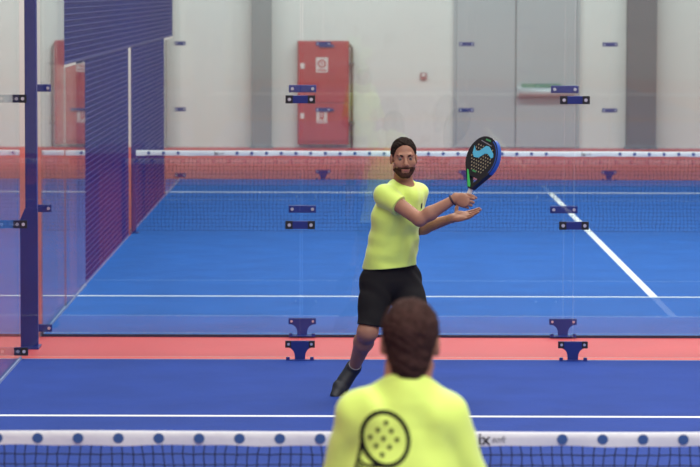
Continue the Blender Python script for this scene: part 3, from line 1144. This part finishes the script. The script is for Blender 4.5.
        s2.seg(ball - up * 0.026, tip - up * 0.016, (0.049, 0.012), (0.034, 0.010), side=side, k=0.01)
        link('sole', s2.mesh('sole'), M['sole'], o)
        return o
    shoe(anR + V((0, 0, 0.0)), toR, V((0.25, -0.9, 0.28)), knR)
    shoe(anL, anL + V((0.05, -0.19, -0.012)), V((0, 0, 1)), knL)
    for kn, an in ((knR, anR), (knL, anL)):
        m = MB()
        d = (kn - an).normalized()
        m.tube([an - d * 0.02, an + d * 0.015, an + d * 0.028], 0.04, 16, rs=[0.0385, 0.0395, 0.0405])
        m.build('sock', M['sock'], body, smooth=True)
    # wristband
    m = MB()
    d = (wrR - elR).normalized()
    u = d.orthogonal().normalized()
    w = d.cross(u)
    c = wrR - d * 0.022
    pts = [c + (u * math.cos(t) + w * math.sin(t)) * 0.0335 for t in np.linspace(0, 2 * math.pi, 20)]
    m.tube(pts, 0.0065, 6)
    m.build('wristband', M['band'], body, smooth=True)
    return hd


far_player()


# ------------------------------------------------------------------ racket
def racket():
    a = (at(491.5, 137.5, 19.74) - at(463.6, 206.5, 19.74)).normalized()
    b0 = V((a.z, 0, -a.x)).normalized()
    ang = math.radians(48)
    b = (b0 * math.cos(ang) + V((0, -1, 0)) * math.sin(ang))
    b = (b - a * b.dot(a)).normalized()
    n = b.cross(a)
    if n.y > 0: n = -n
    butt = at(463.6, 206.5, 19.70)
    L = (at(491.5, 137.5, 19.74) - butt).length
    k = L / 0.455
    root = empty('padel_racket', butt)
    tag(root, 'black padel racket with cyan zigzag mark and green throat held by the facing man', 'racket')

    def P(x, s, h):
        return butt + b * (x * k) + a * (s * k) + n * h
    # outline: hull of an ellipse and the handle end
    pts = [(0.128 * math.cos(t), 0.318 + 0.137 * math.sin(t)) for t in np.linspace(0, 2 * math.pi, 72, endpoint=False)]
    pts += [(-0.017, 0.118), (0.017, 0.118)]
    pts = sorted(pts)

    def half(ps):
        o = []
        for p in ps:
            while len(o) > 1 and (o[-1][0] - o[-2][0]) * (p[1] - o[-2][1]) - (o[-1][1] - o[-2][1]) * (p[0] - o[-2][0]) <= 0:
                o.pop()
            o.append(p)
        return o
    hull = half(pts)[:-1] + half(pts[::-1])[:-1]
    # throat opening and the pattern of holes
    loops = [hull]
    tri = []
    for (cx, cy), a0 in (((0, 0.148), 210), ((0.030, 0.186), -30), ((-0.030, 0.186), 90)):
        for j in range(5):
            t = math.radians(a0 + 30 * j)
            tri.append((cx + 0.005 * math.cos(t), cy + 0.005 * math.sin(t)))
    loops.append(tri)
    for i in range(-4, 5):
        for j in range(-5, 5):
            x = i * 0.0215 + (0.01075 if j % 2 else 0)
            y = 0.312 + j * 0.0190
            if ((x / 0.095) ** 2 + ((y - 0.318) / 0.100) ** 2) < 1 and y > 0.225:
                loops.append([(x + 0.0060 * math.cos(t), y + 0.0060 * math.sin(t)) for t in np.linspace(0, 2 * math.pi, 10, endpoint=False)])
    bm = bmesh.new()
    es = []
    for lp in loops:
        vs = [bm.verts.new((x, y, 0)) for x, y in lp]
        es += [bm.edges.new((vs[i], vs[(i + 1) % len(vs)])) for i in range(len(vs))]
    bmesh.ops.triangle_fill(bm, edges=es, use_beauty=True, use_dissolve=False)
    bm.verts.ensure_lookup_table()
    bm.verts.index_update()
    v2 = [v.co.copy() for v in bm.verts]
    tris = [[v.index for v in f.verts] for f in bm.faces]
    bm.free()
    th = 0.018
    m = MB()
    N = len(v2)
    vs = [P(v.x, v.y, th) for v in v2] + [P(v.x, v.y, -th) for v in v2]
    fs = [tuple(t) for t in tris] + [tuple(i + N for i in reversed(t)) for t in tris]
    base = 0
    for lp in loops:
        c = len(lp)
        for i in range(c):
            p, q = base + i, base + (i + 1) % c
            fs.append((p, q, q + N, p + N))
        base += c
    m.add(vs, fs)
    nh = len(hull) + len(tri)
    nf = 2 * len(tris)
    for i in range(nf + nh, len(fs)):
        m.m[i] = 1
    face = m.build('head', [M['racket'], M['foam']], root)
    # logo: cyan zigzag on the face, drawn with its gaps over the holes
    def overlay(name, poly, mm, h=0.0195, par=None):
        q = MB()
        q.prism(poly, P(0, 0, h), b * k, a * k, 0.0012 if b.cross(a).dot(n) > 0 else -0.0012)
        return q.build(name, mm, par or face)
    logo = [(-0.092, 0.372), (-0.066, 0.345), (-0.038, 0.352), (0.002, 0.398), (0.030, 0.400), (0.085, 0.368), (0.092, 0.350), (0.080, 0.338),
            (0.040, 0.356), (0.018, 0.352), (-0.022, 0.312), (-0.062, 0.305), (-0.085, 0.325)]
    overlay('zigzag_mark', logo, M['cyan'])['label'] = 'cyan zigzag mark'
    for x0, x1, s0, s1 in ((-0.022, 0.022, 0.428, 0.439), (-0.030, 0.004, 0.222, 0.232)):
        overlay('print_bar', [(x0, s0), (x1, s0), (x1, s1), (x0, s1)], M['green_dark'])
    overlay('name_print', [(-0.055, 0.414), (0.045, 0.406), (0.045, 0.411), (-0.055, 0.419)], M['ink_grey'])
    # green left arm of the throat
    overlay('throat_arm', [(-0.015, 0.128), (0.004, 0.128), (-0.002, 0.146), (-0.040, 0.192), (-0.064, 0.222), (-0.074, 0.222)], M['green'])['label'] = 'green throat arm'
    q = MB()
    q.prism([(-0.0178, 0.122), (-0.078, 0.222), (-0.074, 0.222), (-0.0155, 0.122)], P(0, 0, -0.018), b * k, a * k, 0.037 if b.cross(a).dot(n) > 0 else -0.037)
    q.build('throat_edge', M['green'], face)
    # blue bumper along the right rim
    q = MB()
    arc = []
    for t in np.linspace(math.radians(-32), math.radians(70), 24):
        arc.append((0.1295 * math.cos(t), 0.318 + 0.1385 * math.sin(t)))
    vs, fs = [], []
    for x, y in arc:
        ix, iy = x * 0.90, 0.318 + (y - 0.318) * 0.90
        vs += [P(ix, iy, th + 0.001), P(x, y, th - 0.002), P(x, y, -th + 0.002), P(ix, iy, -th - 0.001)]
    for i in range(len(arc) - 1):
        for j in range(3):
            fs.append((i * 4 + j, i * 4 + j + 1, i * 4 + j + 5, i * 4 + j + 4))
    q.add(vs, fs)
    q.build('rim_bumper', M['blue_rim'], face)['label'] = 'blue right rim'
    # handle
    q = MB()
    q.tube([P(0, 0.000, 0), P(0, 0.010, 0), P(0, 0.012, 0), P(0, 0.118, 0), P(0, 0.128, 0)], 0.014, 12, rs=[0.0175, 0.0175, 0.0150, 0.0150, 0.0165])
    q.build('handle', M['grip'], root, smooth=True)['label'] = 'white grip tape'


racket()


# -------------------------------------------------- near player, seen from behind
def near_player():
    Y = 9.0
    cx = at(407.5, 380, Y).x
    hx = at(410.5, 330, Y).x
    top = at(410, 298.5, Y).z
    hd = Head((hx, Y + 0.0, top - 0.124), (0.05, 1, -0.06), (0.02, 0, 1), 1.03)
    z = lambda py: at(400, py, Y).z
    neck = V((cx, Y - 0.015, z(383)))
    shL, shR = at(357, 415, Y), at(448, 416, Y)
    chest_u = V((cx - 0.008, Y + 0.0, z(425)))
    chest = V((cx - 0.008, Y + 0.01, 1.22))
    waist = V((cx, Y + 0.01, 1.02))
    pelvis = V((cx, Y, 0.90))
    S = V((1, 0.02, 0))
    f = Field((cx - 0.45, Y - 0.30, -0.02), (cx + 0.45, Y + 0.60, 1.80), 0.006)
    hd.face(f)
    f.seg(hd.p(0, -0.022, -0.04), neck + V((0, 0, -0.02)), 0.058, 0.062, k=0.03)
    f.seg(neck, shL.lerp(chest_u, 0.5), 0.05, 0.05, k=0.04)
    f.seg(neck, shR.lerp(chest_u, 0.5), 0.05, 0.05, k=0.04)
    f.seg(chest_u, chest, (0.155, 0.095), (0.155, 0.11), side=S, k=0.04)
    f.seg(chest, waist, (0.155, 0.11), (0.14, 0.10), side=S, k=0.04)
    f.seg(waist, pelvis, (0.14, 0.10), (0.16, 0.115), side=S, k=0.04)
    arms = {}
    for sgn, sh in ((-1, shL), (1, shR)):
        el = sh + V((0.085 if sgn > 0 else -0.055, 0.06, -0.27))
        wr = el + V((-sgn * 0.03, 0.24, -0.02))
        arms[sgn] = (sh, el)
        f.ell(sh, (0.058,) * 3, None, 0.05)
        f.seg(sh, el, 0.050, 0.040, k=0.03)
        mid = el.lerp(wr, 0.3)
        f.seg(el, mid, 0.040, 0.042, k=0.02)
        f.seg(mid, wr, 0.042, 0.027, k=0.02)
        cr = [(0.3, 0.4, 0.3), (0.36, 0.42, 0.3), (0.4, 0.45, 0.3), (0.42, 0.5, 0.3)]
        hand(f, wr, (-sgn * 0.15, 1, -0.1), (-sgn * 1, 0, -0.2), sgn > 0, cr, 0.05, None, 1.05)
    for sgn in (-1, 1):
        hip = pelvis + V((sgn * 0.085, 0, -0.03))
        kn = V((hip.x + sgn * 0.05, Y + 0.05, 0.49))
        an = V((hip.x + sgn * 0.08, Y - 0.02, 0.085))
        f.seg(hip, kn, 0.085, 0.056, k=0.04)
        f.seg(kn, kn.lerp(an, 0.3) + V((0, -0.015, 0)), 0.052, 0.056, k=0.03)
        f.seg(kn.lerp(an, 0.3) + V((0, -0.015, 0)), an, 0.056, 0.035, k=0.03)
        f.seg(an, an + V((sgn * 0.03, 0.14, -0.045)), 0.035, 0.03, k=0.02)
        arms['leg%d' % sgn] = (hip, kn, an)
    body = person_mesh(f, 'person', M['skin'])
    tag(body, 'brown-haired man from behind in neon yellow shirt with black racket print on the back', 'person')
    hd.eyes(body)
    s = hd.s
    # hair
    h = Field(hd.C - V((0.12, 0.14, 0.16)), hd.C + V((0.12, 0.14, 0.16)), 0.004)
    h.ell(hd.p(0, -0.014, 0.034), (0.0825 * s, 0.1035 * s, 0.090 * s), hd.B, 0.01)
    h.ell(hd.p(0, -0.030, -0.045), (0.060 * s, 0.072 * s, 0.085 * s), hd.B, 0.03)
    h.wave(0.0016, (160, 60, 240), (70, 90, 60), 2.0)
    h.wave(0.0012, (420, 90, 120), (170, 90, 160), 2.0, 1.3)
    h.cut(hd.p(0, 0.075, 0.060), (hd.F * 0.80 - hd.U * 0.60).normalized(), 0.01)
    h.cut(hd.p(0, 0.022, -0.005), (hd.F * 0.95 - hd.U * 0.30).normalized(), 0.006)
    h.cut(hd.p(0, -0.05, -0.112), V((0.10, 0.2, -1)).normalized(), 0.012)
    for q in (-1, 1):
        h.ell(hd.p(q * 0.086, 0.004, -0.012), (0.020 * s, 0.027 * s, 0.036 * s), hd.B, 0.004, op='sub')
    hair = link('hair', h.mesh('hair'), M['hair_near'], body)
    # shirt
    g = Field((cx - 0.40, Y - 0.26, 0.78), (cx + 0.40, Y + 0.24, 1.60), 0.005)
    g.seg(chest_u + V((0, 0, 0.01)), chest, (0.168, 0.108), (0.175, 0.128), side=S, k=0.04)
    g.seg(chest, waist, (0.175, 0.128), (0.172, 0.125), side=S, k=0.04)
    g.seg(waist, pelvis, (0.172, 0.125), (0.185, 0.135), side=S, k=0.04)
    for sgn in (-1, 1):
        sh, el = arms[sgn]
        g.seg(neck + V((sgn * 0.01, 0.0, -0.018)), sh + V((0, 0, 0.0)), 0.060, 0.062, k=0.045)
        g.seg(sh, el + (el - sh) * 0.2, 0.064, 0.070, k=0.022, clip=sleeve_clip(sh, el, 0.80))
    g.wave(0.0035, (22, 6, 9), (8, 9, 12), 2.0, 0.9)
    g.wave(0.0022, (46, 10, -18), (13, 8, 16), 2.0, 2.6)
    g.seg(neck + V((0, 0, -0.05)), neck + V((0, 0.004, 0.04)), 0.085, 0.070, k=0.03)
    g.cut(V((cx, Y - 0.06, z(372.5))), V((0.03, 0.45, 0.9)).normalized(), 0.006)
    g.ell(neck + V((0.0, 0.03, 0.045)), (0.062, 0.075, 0.050), None, 0.006, op='sub')
    g.cut(V((cx, Y, 0.84)), V((0, 0, -1)), 0.004)
    shirt = link('shirt', g.mesh('shirt'), M['neon'], body)
    # shorts
    g = Field((cx - 0.32, Y - 0.25, 0.45), (cx + 0.32, Y + 0.25, 1.0), 0.006)
    g.seg(pelvis + V((0, 0, 0.05)), pelvis, (0.150, 0.100), (0.160, 0.112), side=S, k=0.02)
    for sgn in (-1, 1):
        hip, kn, an = arms['leg%d' % sgn]
        g.seg(hip - V((0, 0, 0.04)), kn, 0.098, 0.092, k=0.02)
    g.cut(V((cx, Y, 0.53)), V((0, 0, -1)), 0.004)
    link('shorts', g.mesh('shorts'), M['black_cloth'], body)
    for sgn in (-1, 1):
        hip, kn, an = arms['leg%d' % sgn]
        g = Field(an - V((0.12, 0.14, 0.1)), an + V((0.12, 0.26, 0.1)), 0.006)
        d = V((sgn * 0.18, 1, 0)).normalized()
        side = d.cross(V((0, 0, 1)))
        g.seg(an - d * 0.04 - V((0, 0, 0.045)), an + d * 0.12 - V((0, 0, 0.045)), (0.035, 0.04), (0.047, 0.037), side=side, k=0.02)
        g.seg(an + d * 0.12 - V((0, 0, 0.045)), an + d * 0.19 - V((0, 0, 0.055)), (0.047, 0.036), (0.034, 0.028), side=side, k=0.02)
        g.seg(an, an + d * 0.06 - V((0, 0, 0.03)), 0.045, 0.04, k=0.02)
        g.cut(V((0, 0, 0.003)), V((0, 0, -1)), 0)
        g.cut(an + V((0, 0, 0.03)), V((0, 0, 1)), 0.004)
        link('shoe', g.mesh('shoe'), M['shoe'], body)
    # black racket print on the back of the shirt: strips laid onto the cloth
    bv = BVHTree.FromPolygons([v.co.copy() for v in shirt.data.vertices], [tuple(p.vertices) for p in shirt.data.polygons])

    def drop(px, py):
        p = at(px, py, 8.5)
        hit = bv.ray_cast(V((p.x * 8.87 / 8.5, 8.5, CAM_H + (p.z - CAM_H) * 8.87 / 8.5)), V((0, 1, 0)))
        q = hit[0] if hit[0] is not None else V((p.x, 8.9, p.z))
        return q + V((0, -0.0022, 0))

    def stroke(pts, w, closed=False):
        n = len(pts)
        vs, fs = [], []
        for i, (x, y) in enumerate(pts):
            x0, y0 = pts[(i - 1) % n] if closed or i else pts[i]
            x1, y1 = pts[(i + 1) % n] if closed or i < n - 1 else pts[i]
            dx, dy = x1 - x0, y1 - y0
            l = math.hypot(dx, dy) or 1
            nx, ny = -dy / l * w / 2, dx / l * w / 2
            vs += [drop(x + nx, y + ny), drop(x - nx, y - ny)]
        for i in range(n if closed else n - 1):
            a, b = 2 * i, 2 * ((i + 1) % n)
            fs.append((a, a + 1, b + 1, b))
        mb.add(vs, fs)
    mb = MB()
    th = math.radians(-16)
    el = []
    for t in np.linspace(0, 2 * math.pi, 60, endpoint=False):
        u, v = 23.2 * math.cos(t), 26.6 * math.sin(t)
        el.append((385.8 + u * math.cos(th) - v * math.sin(th), 439.6 + u * math.sin(th) + v * math.cos(th)))
    stroke(el, 4.3, True)
    left = [(362.6, 442), (361.6, 448), (360.0, 456), (358.2, 464), (356.0, 472), (353.5, 480)]
    stroke(left, 3.2)
    stroke([(363.4, 449), (368.5, 457), (375.5, 464.2), (383, 466.5)], 4.0)
    stroke([(360.2, 462.5), (364.5, 466.2), (372, 467.2), (384, 466.2)], 3.0)
    stroke([(361.5, 467), (361, 474), (359.5, 482)], 3.0)
    crop = lambda x, y: (345 + x / 6.975, 400 + y / 6.975)
    for (x, y) in ((290, 164), (233, 217), (327, 221), (180, 270), (273, 275), (367, 281), (222, 328), (315, 334), (264, 388)):
        px, py = crop(x, y)
        ring = [drop(px + 2.3 * math.cos(t), py + 2.3 * math.sin(t)) for t in np.linspace(0, 2 * math.pi, 12, endpoint=False)]
        mb.add(ring, [tuple(range(12))])
    pr = mb.build('racket_print', M['print'], shirt)
    pr['label'] = 'black racket outline with nine dots'


near_player()

# ------------------------------------------------------------------ lights
world = bpy.data.worlds.new('World')
SC.world = world
world.use_nodes = True
bg = world.node_tree.nodes['Background']
bg.inputs['Color'].default_value = (0.93, 0.96, 1.0, 1)
bg.inputs['Strength'].default_value = 0.32


def area(name, loc, sx, sy, power, col=(1, 0.98, 0.95)):
    l = bpy.data.lights.new(name, 'AREA')
    l.shape = 'RECTANGLE'
    l.size, l.size_y = sx, sy
    l.energy = power
    l.color = col
    o = bpy.data.objects.new(name, l)
    o.location = loc
    COL.objects.link(o)
    return o


area('court_lamp_row', (2.6, 5, 7.6), 9, 2.0, 930)
area('court_lamp_row', (2.6, 14, 7.6), 9, 2.0, 560)
area('court_lamp_row', (2.6, 22, 7.6), 9, 2.0, 650)
area('court_lamp_row', (2.6, 30, 7.6), 9, 2.0, 760)
area('court_lamp_row', (2.6, 38, 7.6), 9, 2.0, 540)
wl = area('wall_fill_light', (0.5, 46.5, 7.6), 16, 1.2, 1030, (0.95, 1.0, 0.97))  # added light without a fixture, aimed to brighten the end wall
wl.rotation_euler = (math.radians(76), 0, 0)

SC.cycles.transparent_max_bounces = 40
SC.cycles.max_bounces = 10
SC.cycles.use_denoising = True
SC.cycles.sample_clamp_indirect = 4.0
SC.view_settings.view_transform = 'Standard'
SC.view_settings.look = 'None'
SC.view_settings.gamma = 1.0
SC.view_settings.exposure = 0.0
